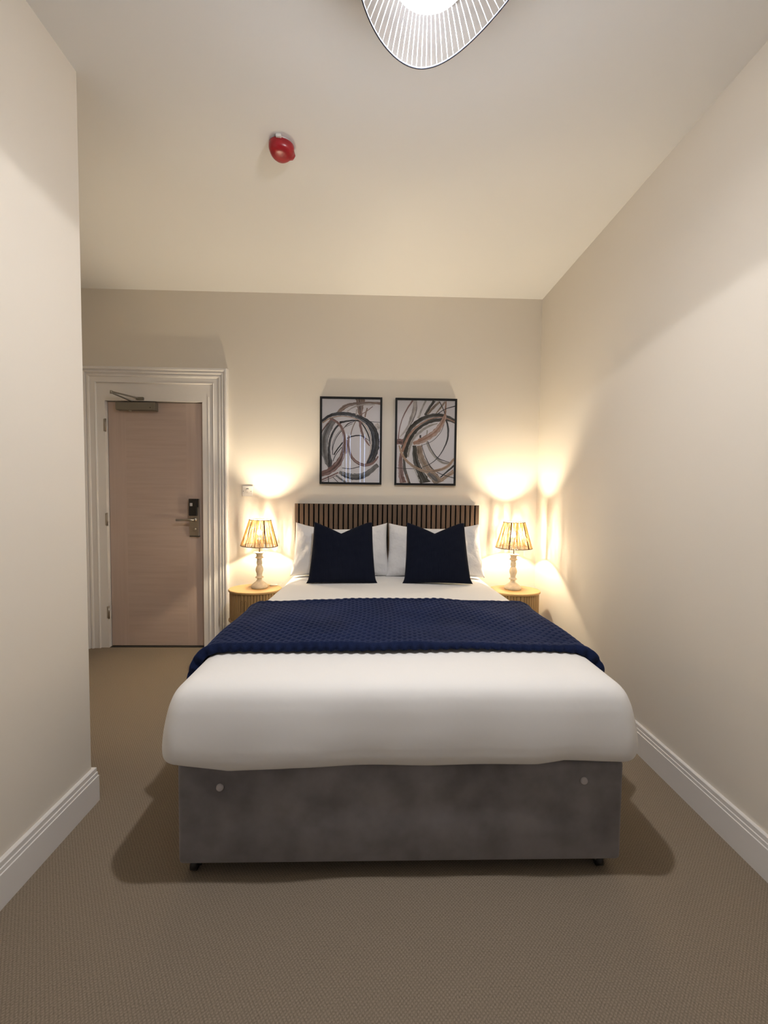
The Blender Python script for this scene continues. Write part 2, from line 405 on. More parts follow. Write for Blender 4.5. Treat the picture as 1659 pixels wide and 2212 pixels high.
# card lock
lk = bx('card_lock', -1.512, -1.436, LY - .020, LY, .930, 1.238, M_steel, d1, bev=.003)
bx('card_reader', -1.511, -1.446, LY - .038, LY - .020, 1.098, 1.238, M_black, lk, bev=.004)
bx('reader_edge', -1.446, -1.436, LY - .032, LY - .020, 1.168, 1.238, M_black, lk, bev=.002)
bx('reader_light', -1.500, -1.479, LY - .040, LY - .038, 1.178, 1.203, M_knob, lk, bev=.0008)
bx('lock_foot', -1.512, -1.434, LY - .021, LY, .926, .931, M_dark, lk)
hd = tube('lever_handle', [(-1.468, LY - .018, 1.066), (-1.468, LY - .06, 1.066), (-1.482, LY - .066, 1.066), (-1.52, LY - .066, 1.066), (-1.60, LY - .066, 1.064)], [.010, .010, .011, .010, .009], M_steel, lk, 12)
tube('handle_collar', [(-1.468, LY - .02, 1.066), (-1.468, LY - .03, 1.066)], .017, M_steel, lk, 18)
tt = tube('thumb_turn', [(-1.468, LY - .02, .990), (-1.468, LY - .034, .990)], .012, M_steel, lk, 16)
bx('turn_grip', -1.478, -1.458, LY - .042, LY - .034, .980, 1.000, M_steel, lk, bev=.002)

# ------------------------------------------------------------------ wall switch
sw = thing('wall_switch', 'small white square switch plate above the bedside lamp nearest the door', 'switch', (-1.0325, 0, 1.305))
bx('plate', -.043, .043, -.010, 0, -.043, .043, M_plastic, sw, bev=.003)
bx('rocker', -.010, .010, -.014, -.009, -.012, .016, M_plastic, sw, bev=.0015)
bx('indicator', -.009, .009, -.0115, -.009, .020, .023, M_dark, sw)
for s in (-1, 1):
    tube('screw', [(s * .03, -.0095, 0), (s * .03, -.0115, 0)], .004, M_steel, sw, 10)

# ------------------------------------------------------------------ framed prints
C_ = {'C': (62, 60, 60), 'B': (58, 60, 68), 'G': (122, 117, 113), 'T': (137, 112, 96), 'R': (141, 108, 99), 'K': (44, 41, 39), 'L': (184, 172, 162), 'D': (70, 65, 57), 'N': (164, 126, 104), 'F': (168, 158, 146), 'A': (176, 146, 120), 'S': (152, 130, 110)}
def paint(c):
    m, nt, b = base_mat('paint_' + c)
    col = tuple(v * 1.25 for v in s2l(C_[c])); b.inputs['Roughness'].default_value = 0.7; b.inputs['Specular IOR Level'].default_value = 0.2
    tc = N(nt, 'ShaderNodeTexCoord'); nz = N(nt, 'ShaderNodeTexNoise'); nz.inputs['Scale'].default_value = 28; nz.inputs['Detail'].default_value = 5
    nt.links.new(tc.outputs['Object'], nz.inputs['Vector'])
    cr = N(nt, 'ShaderNodeValToRGB'); cr.color_ramp.elements[0].position = 0.35; cr.color_ramp.elements[1].position = 0.72
    cr.color_ramp.elements[0].color = (col[0] * .88, col[1] * .88, col[2] * .88, 1); cr.color_ramp.elements[1].color = tuple(min(1, v * 1.25 + .03) for v in col) + (1,)
    nt.links.new(nz.outputs['Fac'], cr.inputs[0]); nt.links.new(cr.outputs[0], b.inputs['Base Color']); return m
for k_ in list(C_):
    C_[k_ + '+'] = tuple(int(v + (225 - v) * .38) for v in C_[k_]); C_[k_ + '-'] = tuple(int(v * .66) for v in C_[k_])
PAINT = {k: paint(k) for k in C_}
M_paper = mat('print_paper', s2l((246, 238, 234)), 0.7, spec=0.2)

def catmull(P, n=10):
    P = [np.array(p, float) for p in P]
    P = [2 * P[0] - P[1]] + P + [2 * P[-1] - P[-2]]; out = []
    for i in range(1, len(P) - 2):
        for k in range(n):
            t = k / n
            out.append(.5 * ((2 * P[i]) + (-P[i - 1] + P[i + 1]) * t + (2 * P[i - 1] - 5 * P[i] + 4 * P[i + 1] - P[i + 2]) * t * t + (-P[i - 1] + 3 * P[i] - 3 * P[i + 1] + P[i + 2]) * t ** 3))
    out.append(P[-2]); return np.array(out)

def picture(name, label, loc, tilt, strokes, box_px):
    t = thing(name, label, 'picture', loc, group='framed abstract prints over the headboard')
    W2, H2, fw, dp = .2525, .354, .0165, .028
    t.rotation_euler = (tilt, 0, 0)
    for nm, (x0, x1, z0, z1) in {'a': (-W2, -W2 + fw, -H2, H2), 'b': (W2 - fw, W2, -H2, H2), 'c': (-W2 + fw, W2 - fw, H2 - fw, H2), 'd': (-W2 + fw, W2 - fw, -H2, -H2 + fw)}.items():
        bx('frame_bar', x0, x1, -dp, 0, z0, z1, M_frame, t, bev=.0015)
    bx('backing', -W2 + .004, W2 - .004, -.017, -.001, -H2 + .004, H2 - .004, M_dark, t)
    iw, ih = W2 - fw, H2 - fw
    V = [(-iw, -.018, -ih), (iw, -.018, -ih), (iw, -.018, ih), (-iw, -.018, ih)]; F = [(0, 1, 2, 3)]; mi = [0]
    mats = [M_paper]; x0, y0, x1, y1 = box_px; sc = 2 * iw / (x1 - x0)
    lv = 0
    full = []; wm_of = {id(p_): (list(w_) if hasattr(w_, '__len__') else [w_, w_]) for p_, w_, c_ in strokes}
    for pts, wd, c in strokes:
        full.append((pts, wd, c, 0.0))
        wm = max(wd) if hasattr(wd, '__len__') else wd
        if wm >= 40:
            for k in range(4 if wm < 80 else 7):
                full.append((pts, tuple(v * rng.uniform(.05, .16) for v in (wd if hasattr(wd, '__len__') else [wd] * 3)), c + rng.choice(['+', '-']), float(rng.uniform(-.46, .46)) * .95))
    for pts, wd, c, shift in full:
        lv += 1
        P = catmull(pts); n = len(P); wv = np.interp(np.linspace(0, 1, n), np.linspace(0, 1, len(wd)), wd) if hasattr(wd, '__len__') else np.full(n, wd, float)
        tg = np.gradient(P, axis=0); tg /= np.linalg.norm(tg, axis=1)[:, None] + 1e-9; nr = np.stack([-tg[:, 1], tg[:, 0]], 1)
        if shift:
            base_w = wm_of[id(pts)]; P = P + nr * (np.interp(np.linspace(0, 1, n), np.linspace(0, 1, len(base_w)), base_w) * shift)[:, None]
            cut = sorted(rng.uniform(0, 1, 2)); keep = slice(int(cut[0] * n * .5), max(int(n * (.55 + .45 * cut[1])), 6)); P, wv, nr = P[keep], wv[keep] * np.sin(np.linspace(.15, PI - .15, len(P[keep]))) ** .5, nr[keep]; n = len(P)
        ph = rng.uniform(0, 9)
        jit = 1 + .07 * np.sin(np.arange(n) * .9 + ph) + .05 * rng.standard_normal(n)
        L = P + nr * (wv * jit / 2)[:, None]; Rr = P - nr * (wv * (2 - jit) / 2)[:, None]
        b0 = len(V); yy = -.0181 - lv * .000012
        for q in (L, Rr):
            for a in q:
                X = np.clip((a[0] - x0) * sc - iw, -iw, iw); Z = np.clip(ih - (a[1] - y0) / (y1 - y0) * 2 * ih, -ih, ih)
                V.append((X, yy, Z))
        if PAINT[c] not in mats: mats.append(PAINT[c])
        for i in range(n - 1):
            F.append((b0 + i, b0 + n + i, b0 + n + i + 1, b0 + i + 1)); mi.append(mats.index(PAINT[c]))
    me = bpy.data.meshes.new('art_print'); me.from_pydata(V, [], F)
    for m_ in mats: me.materials.append(m_)
    me.polygons.foreach_set('material_index', mi); me.update()
    obj('art_print', me, None, t)
    bx('glass_pane', -iw, iw, -.0255, -.0240, -ih, ih, M_pane, t)
    return t
S1 = [([(985, 200), (985, 420), (995, 600)], [210, 120, 60], 'T'), ([(480, 540), (620, 405), (760, 335), (980, 300), (1200, 285), (1430, 300)], [60, 90, 70, 45, 40, 60], 'T'), ([(700, 480), (860, 380), (1050, 330), (1300, 330)], [20, 30, 30, 20], 'L'),
      ([(430, 650), (310, 830), (225, 1050), (220, 1300), (275, 1550), (370, 1720)], [110, 150, 150, 150, 120, 90], 'G'),
      ([(540, 1790), (700, 1860), (880, 1890), (1060, 1860), (1200, 1780), (1380, 1620)], [60, 120, 140, 130, 110, 90], 'G'), ([(590, 1850), (760, 1915), (930, 1935), (1100, 1890)], 34, 'C'),
      ([(150, 700), (300, 595), (450, 545), (620, 530), (800, 550), (980, 610), (1150, 710), (1270, 840), (1330, 1000), (1340, 1200), (1300, 1380), (1230, 1530), (1140, 1620)], [50, 60, 70, 75, 80, 90, 110, 130, 130, 140, 130, 120, 60], 'C'),
      ([(1120, 720), (1230, 880), (1280, 1050), (1285, 1220), (1240, 1400), (1150, 1560)], [30, 60, 80, 80, 60, 30], 'B'),
      ([(170, 735), (300, 650), (450, 600), (620, 585), (800, 610), (980, 680), (1110, 780), (1200, 950), (1230, 1150), (1200, 1400), (1130, 1570)], [26, 22, 18, 16, 16, 16, 12, 12, 12, 10, 10], 'A'),
      ([(570, 720), (430, 880), (340, 1100), (315, 1350), (340, 1600), (330, 1740)], [40, 40, 45, 50, 90, 50], 'C'),
      ([(540, 725), (700, 690), (880, 672), (1000, 710), (1110, 860), (1180, 1020), (1210, 1180)], [50, 34, 30, 26, 30, 26, 10], 'K'),
      ([(390, 1420), (400, 1250), (470, 1050), (600, 880), (720, 750), (860, 690)], [14, 14, 14, 16, 20, 12], 'K'), ([(380, 1320), (400, 1150), (500, 960), (640, 830), (820, 740)], 12, 'G'),
      ([(420, 1420), (480, 1320), (610, 1150)], 26, 'K'), ([(400, 1560), (460, 1420), (590, 1250)], 16, 'C'),
      ([(980, 690), (1005, 840), (1060, 1010), (1140, 1140), (1200, 1215)], [60, 50, 46, 36, 20], 'R'), ([(1260, 365), (1110, 480), (960, 565)], 16, 'R'), ([(1140, 400), (1110, 500), (1090, 600)], 30, 'T'), ([(780, 990), (825, 830), (890, 680)], 18, 'T'), ([(910, 430), (900, 560)], 26, 'L'),
      ([(700, 1060), (800, 1020), (930, 995), (1040, 1010), (1200, 1110)], [14, 26, 24, 16, 8], 'K'), ([(600, 1700), (780, 1715), (990, 1665)], 14, 'K'),
      ([(745, 1000), (740, 1220), (790, 1420), (880, 1540), (1020, 1620), (1170, 1625), (1290, 1570), (1390, 1440)], [20, 34, 50, 60, 64, 60, 46, 30], 'R'),
      ([(330, 640), (490, 720), (600, 860), (645, 1050), (640, 1250), (600, 1440), (500, 1620), (330, 1770), (140, 1840)], [30, 50, 60, 60, 80, 100, 140, 130, 110], 'R'), ([(700, 1090), (705, 1250), (690, 1400)], 30, 'R'),
      ([(160, 910), (250, 780), (360, 650)], 22, 'R'), ([(150, 970), (190, 880), (300, 740)], 10, 'K'), ([(150, 1970), (330, 1890), (520, 1800)], 28, 'R'), ([(150, 2010), (330, 1935), (460, 1870)], 12, 'R'), ([(300, 1880), (310, 2020)], 16, 'K'), ([(470, 1860), (560, 1930), (690, 2010)], 40, 'G'), ([(400, 1900), (520, 2015)], 12, 'K'), ([(1200, 690), (1430, 705)], 9, 'K'), ([(1330, 740), (1400, 850)], 90, 'L')]
S2 = [([(565, 240), (560, 450), (500, 650), (420, 830), (250, 1050)], [80, 100, 100, 60, 20], 'L'), ([(520, 250), (400, 430), (300, 640), (240, 860), (215, 1090)], [40, 30, 22, 20, 22], 'R'), ([(800, 250), (720, 420), (640, 640)], [40, 36, 50], 'F'), ([(985, 250), (880, 400), (790, 570)], [60, 50, 60], 'D'),
      ([(1100, 270), (960, 400), (840, 545)], [40, 60, 40], 'S'), ([(1215, 270), (1120, 400), (1020, 530)], [40, 36, 20], 'S'),
      ([(430, 1480), (470, 1250), (560, 1060), (720, 900), (880, 800), (1060, 740)], [40, 60, 60, 60, 50, 20], 'F'),
      ([(370, 1500), (385, 1280), (460, 1070), (590, 890), (750, 765), (930, 690), (1130, 660), (1300, 670), (1440, 720)], [70, 100, 110, 100, 90, 80, 70, 50, 40], 'D'),
      ([(290, 1300), (365, 1080), (465, 880), (600, 735), (780, 625), (960, 570), (1130, 565), (1300, 605), (1440, 675)], [30, 70, 80, 90, 90, 80, 75, 60, 50], 'D'),
      ([(300, 1370), (410, 1080), (550, 880), (750, 720), (950, 630), (1150, 605), (1290, 640), (1440, 705)], [60, 50, 40, 30, 24, 24, 24, 30], 'N'),
      ([(830, 1130), (900, 1310), (1030, 1480), (1180, 1590), (1350, 1610)], 46, 'F'), ([(850, 1130), (950, 1330), (1090, 1500), (1350, 1590)], [14, 16, 20, 10], 'C'),
      ([(690, 1060), (690, 1000)], 40, 'K'), ([(830, 1000), (840, 890)], 30, 'F'),
      ([(670, 1230), (700, 1450), (800, 1650), (950, 1850), (1150, 2060)], [110, 130, 140, 170, 200], 'S'), ([(720, 1200), (800, 1450), (900, 1650), (1000, 1760)], [10, 14, 20, 12], 'K'),
      ([(570, 1230), (580, 1450), (640, 1680), (740, 1880), (820, 2060)], [80, 110, 130, 170, 210], 'D'), ([(560, 1720), (640, 1900), (700, 2060)], 14, 'F'),
      ([(540, 1190), (700, 1125), (880, 1030), (1020, 920), (1130, 780), (1205, 620), (1222, 520), (1235, 260)], [60, 120, 120, 120, 110, 80, 40, 26], 'N'),
      ([(720, 1225), (950, 1125), (1120, 945), (1200, 760)], 9, 'K'), ([(1095, 270), (1180, 440), (1215, 530)], 16, 'K'), ([(1245, 660), (1290, 850), (1280, 1080), (1200, 1290), (1080, 1480), (920, 1620), (740, 1700)], [30, 40, 32, 22, 16, 14, 10], 'K'), ([(1070, 525), (1230, 425), (1440, 360)], [16, 14, 22], 'K'),
      ([(340, 1480), (365, 1750), (470, 2060)], [40, 60, 50], 'D'), ([(275, 1400), (270, 1650), (290, 1900), (340, 2060)], [50, 90, 110, 140], 'R'), ([(185, 1150), (320, 1150)], [110, 130], 'R'), ([(400, 1850), (450, 2060)], 30, 'T'),
      ([(230, 1230), (300, 1420), (420, 1580), (600, 1710), (820, 1790), (1050, 1770), (1280, 1680), (1440, 1500)], [30, 50, 50, 56, 60, 60, 60, 50], 'A'), ([(880, 1820), (1000, 1930), (1080, 2000)], [60, 90, 40], 'G'),
      ([(1150, 1980), (1440, 1770)], [60, 90], 'A'), ([(1140, 1915), (1280, 1790), (1440, 1650)], [24, 34, 40], 'K'), ([(1060, 1800), (1200, 1860), (1440, 1925)], 14, 'K'), ([(170, 1715), (330, 1730), (560, 1735)], 10, 'K')]
picture('framed_print', 'black-framed abstract print of grey rings, nearer the door, with reflections', (-.190, -.001, 1.725), math.radians(0.0), S1, (160, 215, 1420, 2010))
picture('framed_print', 'black-framed abstract print of brown and dark sweeping arcs, farther from the door', (.4215, -.001, 1.724), math.radians(0.0), S2, (185, 250, 1430, 2050))

# ------------------------------------------------------------------ bed base
BX0, BX1, BY0, BY1, BZ0, BZ1 = -.640, .860, -2.0634, -.075, .052, .401
BC = (BX0 + BX1) / 2
bed = thing('divan_bed', 'grey velvet divan bed base on castors under the white duvet', 'bed', (BC, -1.07, 0))
def rel(o, p=(BC, -1.07, 0)):
    o.location = (o.location.x - p[0], o.location.y - p[1], o.location.z - p[2]); return o
bm = bmesh.new(); box(bm, BX0, BX1, BY0, BY1, BZ0, BZ1, bev=.016, seg=4)
rel(obj('base', bm, M_velvet, bed, True))
for x, z in ((-.498, .322), (.721, .337)):
    k = lathe('retainer_knob', [(0.0005, .006), (.008, .006), (.0115, .004), (.0125, 0), (.012, -.004)], M_knob, bed, 24)
    k.rotation_euler = (PI / 2, 0, 0); k.location = (x, BY0 - .001, z); rel(k)
for x, y in ((BX0 + .045, BY0 + .045), (BX1 - .05, BY0 + .045), (BX0 + .045, BY1 - .06), (BX1 - .05, BY1 - .06)):
    c = bpy.data.objects.new('castor', None); COL.objects.link(c); c.parent = bed; c.location = (x, y, 0); rel(c); c.empty_display_size = .02
    tube('wheel', [(-.016, 0, .022), (.004, 0, .022)], .022, M_black, c, 20)
    sx_ = 1 if x < BC else -1
    tube('fork', [(sx_ * .012, -.004, .020), (sx_ * .020, -.004, .040), (sx_ * .022, 0, .056)], [.006, .008, .010], M_castor, c, 10)

# ------------------------------------------------------------------ headboard
hb = thing('slatted_headboard', 'low headboard of upright brown wood slats on black backing', 'headboard', ((-.637 + .864) / 2, -.02, .42))
HX, HZ = 1.501 / 2, 1.211 - .42
bx('backing_board', -HX, HX, -.022, .0, -.35, HZ - .001, M_felt, hb)
for i in range(38):
    x = -HX + i * (2 * HX - .0275) / 37
    bx('slat', x, x + .0275, -.042, -.0215, -.30, HZ, M_slat, hb, bev=.0015)

# ------------------------------------------------------------------ duvet
DC, DHX = .108, .790
DY0, DY1 = -2.102, -.075
prof = [(.10, .416), (.05, .406), (.024, .405), (.009, .412), (.002, .428), (0, .455), (.001, .51), (.006, .56), (.013, .598), (.026, .631), (.050, .653), (.095, .665), (.19, .670), (.30, .671), (.45, .674), (.60, .675), (.75, .676), (.79, .676)]
def side_prof(n=90):
    P = catmull(prof, 8); s = np.r_[0, np.cumsum(np.linalg.norm(np.diff(P, axis=0), axis=1))]
    return P, s
def front_inset(d, z):
    # the front edge rounds a little further than the sides
    t = np.clip((z - .47) / .2, 0, 1)
    return d * .95 + .012 * t * np.clip(1 - d / .5, 0, 1)
P2, sp = side_prof()
nper = 420
def outline(dx, dyf, rc):
    hx = max(DHX - dx, 0); y0 = DY0 + dyf; y1 = DY1
    r = min(rc, hx * .98)
    pts = []
    # from back-left down the left side, round front-left corner, front, round corner, right side to back
    Ls = (y1 - (y0 + r)); La = r * PI / 2; Lf = 2 * (hx - r)
    nS, nA, nF = 130, 30, 100
    for k in range(nS): pts.append((-hx, y1 - Ls * k / nS))
    for k in range(nA): a = PI / 2 * k / nA; pts.append((-hx + r - r * math.cos(a), y0 + r - r * math.sin(a)))
    for k in range(nF): pts.append((-hx + r + Lf * k / nF, y0))
    for k in range(nA): a = PI / 2 * k / nA; pts.append((hx - r + r * math.sin(a), y0 + r - r * math.cos(a)))
    for k in range(nS + 1): pts.append((hx, y0 + r + Ls * k / nS))
    return np.array(pts)
rings = []
for d, z in P2:
    o = outline(d, min(front_inset(d, z), DY1 - DY0 - .03), max(.062 - d * .2, .03))
    rings.append(np.c_[o[:, 0] + DC, o[:, 1], np.full(len(o), z)])
D = np.array(rings)
def smooth_noise(x, y, seed, n=6, base=2.0):
    g = np.random.default_rng(seed); out = np.zeros_like(x)
    for k in range(n):
        a = g.uniform(0, 2 * PI); f = base * (1 + k * .7); out += np.sin((x * np.cos(a) + y * np.sin(a)) * f + g.uniform(0, 6.28)) / (1 + .6 * k)
    return out / 2
arc = np.arange(D.shape[1])
# soft fullness and a wavering hem
xx, yy, zz = D[..., 0].copy(), D[..., 1].copy(), D[..., 2].copy()
side = np.clip((.66 - zz) / .2, 0, 1)
wob = smooth_noise(xx * 1.2 + 3 * yy * 0, yy * 1.0, 3, 6, 4.0)
cen = np.stack([xx - DC, np.clip(yy + 1.0, -9, 0)], -1); cn = np.linalg.norm(cen, axis=-1, keepdims=True) + 1e-6
dirn = np.stack([np.sign(xx - DC) * np.clip((np.abs(xx - DC) - .6) / .18, 0, 1), -np.clip((-yy - 1.95) / .12, 0, 1)], -1)
D[..., :2] += dirn * (side * .010 * wob)[..., None]
hem = np.interp(xx, [-.70, -.62, -.46, -.25, -.05, .2, .45, .55, .64, .76, .86, .92], [.006, .010, -.012, -.001, 0, -.002, .001, .003, .016, .010, .010, .018])
hq = np.clip((.56 - zz) / .15, 0, 1); D[..., 2] += hem * hq * hq * (3 - 2 * hq) * np.clip((-yy - 1.6) / .2, 0, 1)
D[..., 2] += (1 - side) * .0025 * smooth_noise(xx, yy, 11, 6, 3.0)
D[..., 0] = DC + (D[..., 0] - DC) * (1 - .036 * np.clip((D[..., 1] + 1.15) / .65, 0, 1))
dv = gridmesh('duvet', D, M_duvet, None, True)
tag(dv, 'plump white duvet spread over the whole bed', 'duvet')

# ------------------------------------------------------------------ navy throw
# cross-section of the duvet from one side over the top to the other
half = [(d, z) for d, z in P2 if z > 0 ]
i0 = next(i for i, (d, z) in enumerate(P2) if d <= .0005) - 6
hp = P2[i0:]
left = np.c_[-(DHX - hp[:, 0]), hp[:, 1]]; right = np.c_[(DHX - hp[::-1, 0]), hp[::-1, 1]]
cs = np.vstack([left, right])
sl = np.r_[0, np.cumsum(np.linalg.norm(np.diff(cs, axis=0), axis=1))]
L_ = sl[-1]
nu = int(L_ / .0042); TY0, TY1 = -1.805, -1.105; nv = int((TY1 - TY0) / .0042)
us = np.linspace(0, L_, nu); v01 = np.linspace(0, 1, nv)
cx_ = np.interp(us, sl, cs[:, 0]); cz_ = np.interp(us, sl, cs[:, 1])
# smooth the section a little, then normals
ker = np.hanning(25); ker /= ker.sum()
pad = lambda a: np.convolve(np.r_[np.full(12, a[0]), a, np.full(12, a[-1])], ker, 'valid')
cx_, cz_ = pad(cx_), pad(cz_)
tx, tz = np.gradient(cx_), np.gradient(cz_); tl = np.hypot(tx, tz); nx_, nz_ = -tz / tl, tx / tl
U, Vv = np.meshgrid(us, v01, indexing='ij')
CX, CZ, NX, NZ = [np.repeat(a[:, None], nv, 1) for a in (cx_, cz_, nx_, nz_)]
sidef = np.clip((np.abs(CX) - .62) / .17, 0, 1)
yfront = TY0 + .012 * np.sin(us * 5 + 1) * 0.5 + .010 * smooth_noise(us, us * 0, 5, 5, 3)
yback = TY1 + .010 * smooth_noise(us, us * 0, 8, 5, 3) + .03 * (cx_ > .5) * np.clip((cx_ - .5) / .3, 0, 1)
Yg = yfront[:, None] + (yback - yfront)[:, None] * v01[None, :]
Pp = .0415
wob_u = U + .012 * smooth_noise(U, Yg, 21, 5, 5); wob_v = Yg + .012 * smooth_noise(U, Yg, 22, 5, 5)
a_, b_ = (wob_u + wob_v) / Pp, (wob_u - wob_v) / Pp
sa, sb = np.sin(PI * a_) ** 2, np.sin(PI * b_) ** 2
dimple = 1 - np.exp(-(sa + sb) / .20)
crease = np.sqrt(np.sqrt(sa * sb) + 1e-6)
soft = .38 + .72 * np.clip(smooth_noise(U, Yg, 31, 6, 5) * .9 + .45, 0, 1)
hgt = (.0140 * dimple + .0022 * crease) * soft
edge = np.minimum(v01, 1 - v01)[None, :] * (TY1 - TY0)
edgef = np.clip(edge / .010, 0, 1) ** .5
roll = .006 * np.exp(-((edge - .02) / .022) ** 2)
off = (.006 + .011 * edgef + roll + hgt * edgef + .020 * sidef ** 1.5 * edgef + .005 * np.clip(smooth_noise(U, Yg, 41, 5, 6), 0, 1))
off = np.maximum(off, .003)
TP = np.stack([CX + NX * off + DC, Yg, CZ + NZ * off], -1)
scal = .0055 * np.sin(2 * PI * U / Pp)
TP[..., 1] += scal * (np.clip(1 - edge / .02, 0, 1)) * np.where(v01[None, :] < .5, -1, 1)
tw = gridmesh('throw_blanket', TP, M_throw, None, True)
sm = tw.modifiers.new('thickness', 'SOLIDIFY'); sm.thickness = .006; sm.offset = -1
tag(tw, 'navy plush dimpled throw draped across the middle of the bed', 'blanket')

# ------------------------------------------------------------------ pillows and cushions
def pillow(name, label, cat, group, m, w2, h2, th, loc, lean, rz, seed, dent=0.0, dent_x=0.0, ear=0.02, wr=0.0, taper=0.0, sag=0.0, n=64, pw=.42, foot=0.0):
    g = np.linspace(-1, 1, n); A, B = np.meshgrid(g, g, indexing='ij')
    A = np.sign(A) * np.abs(A) ** .9; B = np.sign(B) * np.abs(B) ** .9
    prof_ = np.clip((1 - A ** 2), 0, 1) ** pw * np.clip((1 - B ** 2), 0, 1) ** pw
    def surf(sg, sd):
        X = A * (w2 - ear * (1 - B ** 2) * np.abs(A) ** 3) * (1 - taper * B)
        Z = B * (h2 - ear * (1 - A ** 2) * np.abs(B) ** 3)
        X = X + foot * np.sign(A) * np.abs(A) ** 6 * np.clip((-B - .8) / .2, 0, 1) ** 2
        top = np.clip((B + .3) / 1.3, 0, 1) ** 3
        if dent: Z = Z - dent * np.clip(1 - np.abs(A - dent_x) / .92, 0, 1) ** 1.15 * top
        if sag: Z = Z - sag * np.clip(1 - A ** 2, 0, 1) * top
        Y = sg * th / 2 * prof_ * (1 - .12 * B)
        if dent: Y = Y * (1 - .45 * np.exp(-((A - dent_x) / .22) ** 2) * top)
        if wr: Y = Y + sg * wr * smooth_noise(A * 2, B * 2, sd, 7, 2.5) * np.sqrt(prof_ + .02)
        return np.stack([X, Y, Z], -1)
    Fr, Bk = surf(-1, seed), surf(1, seed + 1)
    Fr[0, :] = (Fr[0, :] + Bk[0, :]) / 2; Fr[-1, :] = (Fr[-1, :] + Bk[-1, :]) / 2; Fr[:, 0] = (Fr[:, 0] + Bk[:, 0]) / 2; Fr[:, -1] = (Fr[:, -1] + Bk[:, -1]) / 2
    for q in (0, -1): Bk[q, :] = Fr[q, :]; Bk[:, q] = Fr[:, q]
    nn = n * n; V = np.vstack([Fr.reshape(-1, 3), Bk.reshape(-1, 3)]); I = np.arange(nn).reshape(n, n)
    F1 = np.stack([I[:-1, :-1], I[1:, :-1], I[1:, 1:], I[:-1, 1:]], -1).reshape(-1, 4); F2 = F1[:, ::-1] + nn
    me = bpy.data.meshes.new(name); me.from_pydata(V.tolist(), [], np.vstack([F1, F2]).tolist())
    bm = bmesh.new(); bm.from_mesh(me); bmesh.ops.remove_doubles(bm, verts=bm.verts, dist=.00005); bmesh.ops.recalc_face_normals(bm, faces=bm.faces); bm.to_mesh(me); bm.free()
    o = obj(name, me, m, None, True); o.rotation_euler = (lean, 0, rz); o.location = loc
    return tag(o, label, cat, group)
pillow('bed_pillow', 'white bed pillow leaning on the headboard, nearer the door', 'pillow', 'white bed pillows', M_pillow, .364, .206, .17, (-.244, -.275, .873), math.radians(-16), math.radians(1.5), 5, ear=.014, wr=.012, sag=.045, taper=.03)
pillow('bed_pillow', 'white bed pillow leaning on the headboard, farther from the door', 'pillow', 'white bed pillows', M_pillow, .364, .206, .17, (.470, -.285, .872), math.radians(-16), math.radians(-1.5), 9, ear=.014, wr=.012, sag=.030, taper=.03)
pillow('scatter_cushion', 'midnight navy square cushion with chopped top, nearer the door', 'cushion', 'navy scatter cushions', M_cush, .222, .222, .135, (-.215, -.500, .882), math.radians(-22), math.radians(2), 15, dent=.085, dent_x=-.06, ear=.006, taper=.055, wr=.004, foot=.012, n=72, pw=.36)
pillow('scatter_cushion', 'midnight navy square cushion with chopped top, farther from the door', 'cushion', 'navy scatter cushions', M_cush, .222, .222, .135, (.452, -.500, .884), math.radians(-22), math.radians(-1), 18, dent=.080, dent_x=-.05, ear=.006, taper=.055, wr=.004, foot=.012, n=72, pw=.36)

# ------------------------------------------------------------------ nightstands
def ellipse(a, b, n): return [(a * math.cos(2 * PI * k / n), b * math.sin(2 * PI * k / n)) for k in range(n)]
def oval_slab(name, a, b, z0, z1, m, parent, bev=.004, n=64):
    V = []; F = []
    prof_ = [(-bev, z0), (0, z0 + bev), (0, z1 - bev), (-bev, z1)]
    for q, z in prof_:
        for k in range(n):
            t = 2 * PI * k / n; V.append(((a + q) * math.cos(t), (b + q) * math.sin(t), z))
    for i in range(3):
        for k in range(n): F.append((i * n + k, i * n + (k + 1) % n, (i + 1) * n + (k + 1) % n, (i + 1) * n + k))
    F.append(tuple(range(n))[::-1]); F.append(tuple(3 * n + k for k in range(n)))
    return pydata(name, V, F, m, parent)
def slat_me(wd, dp, h):
    bm = bmesh.new(); box(bm, -wd / 2, wd / 2, -dp, 0, -h / 2, h / 2)
    es = [e for e in bm.edges if all(v.co.y < -dp + 1e-6 for v in e.verts) and abs(e.verts[0].co.x - e.verts[1].co.x) < 1e-6]
    bmesh.ops.bevel(bm, geom=es, offset=.005, segments=3, profile=.5, affect='EDGES')
    me = bpy.data.meshes.new('slat'); bm.to_mesh(me); bm.free(); me.materials.append(M_oak); return me
SA, SB, SZ0, SZ1 = .190, .146, .338, .546
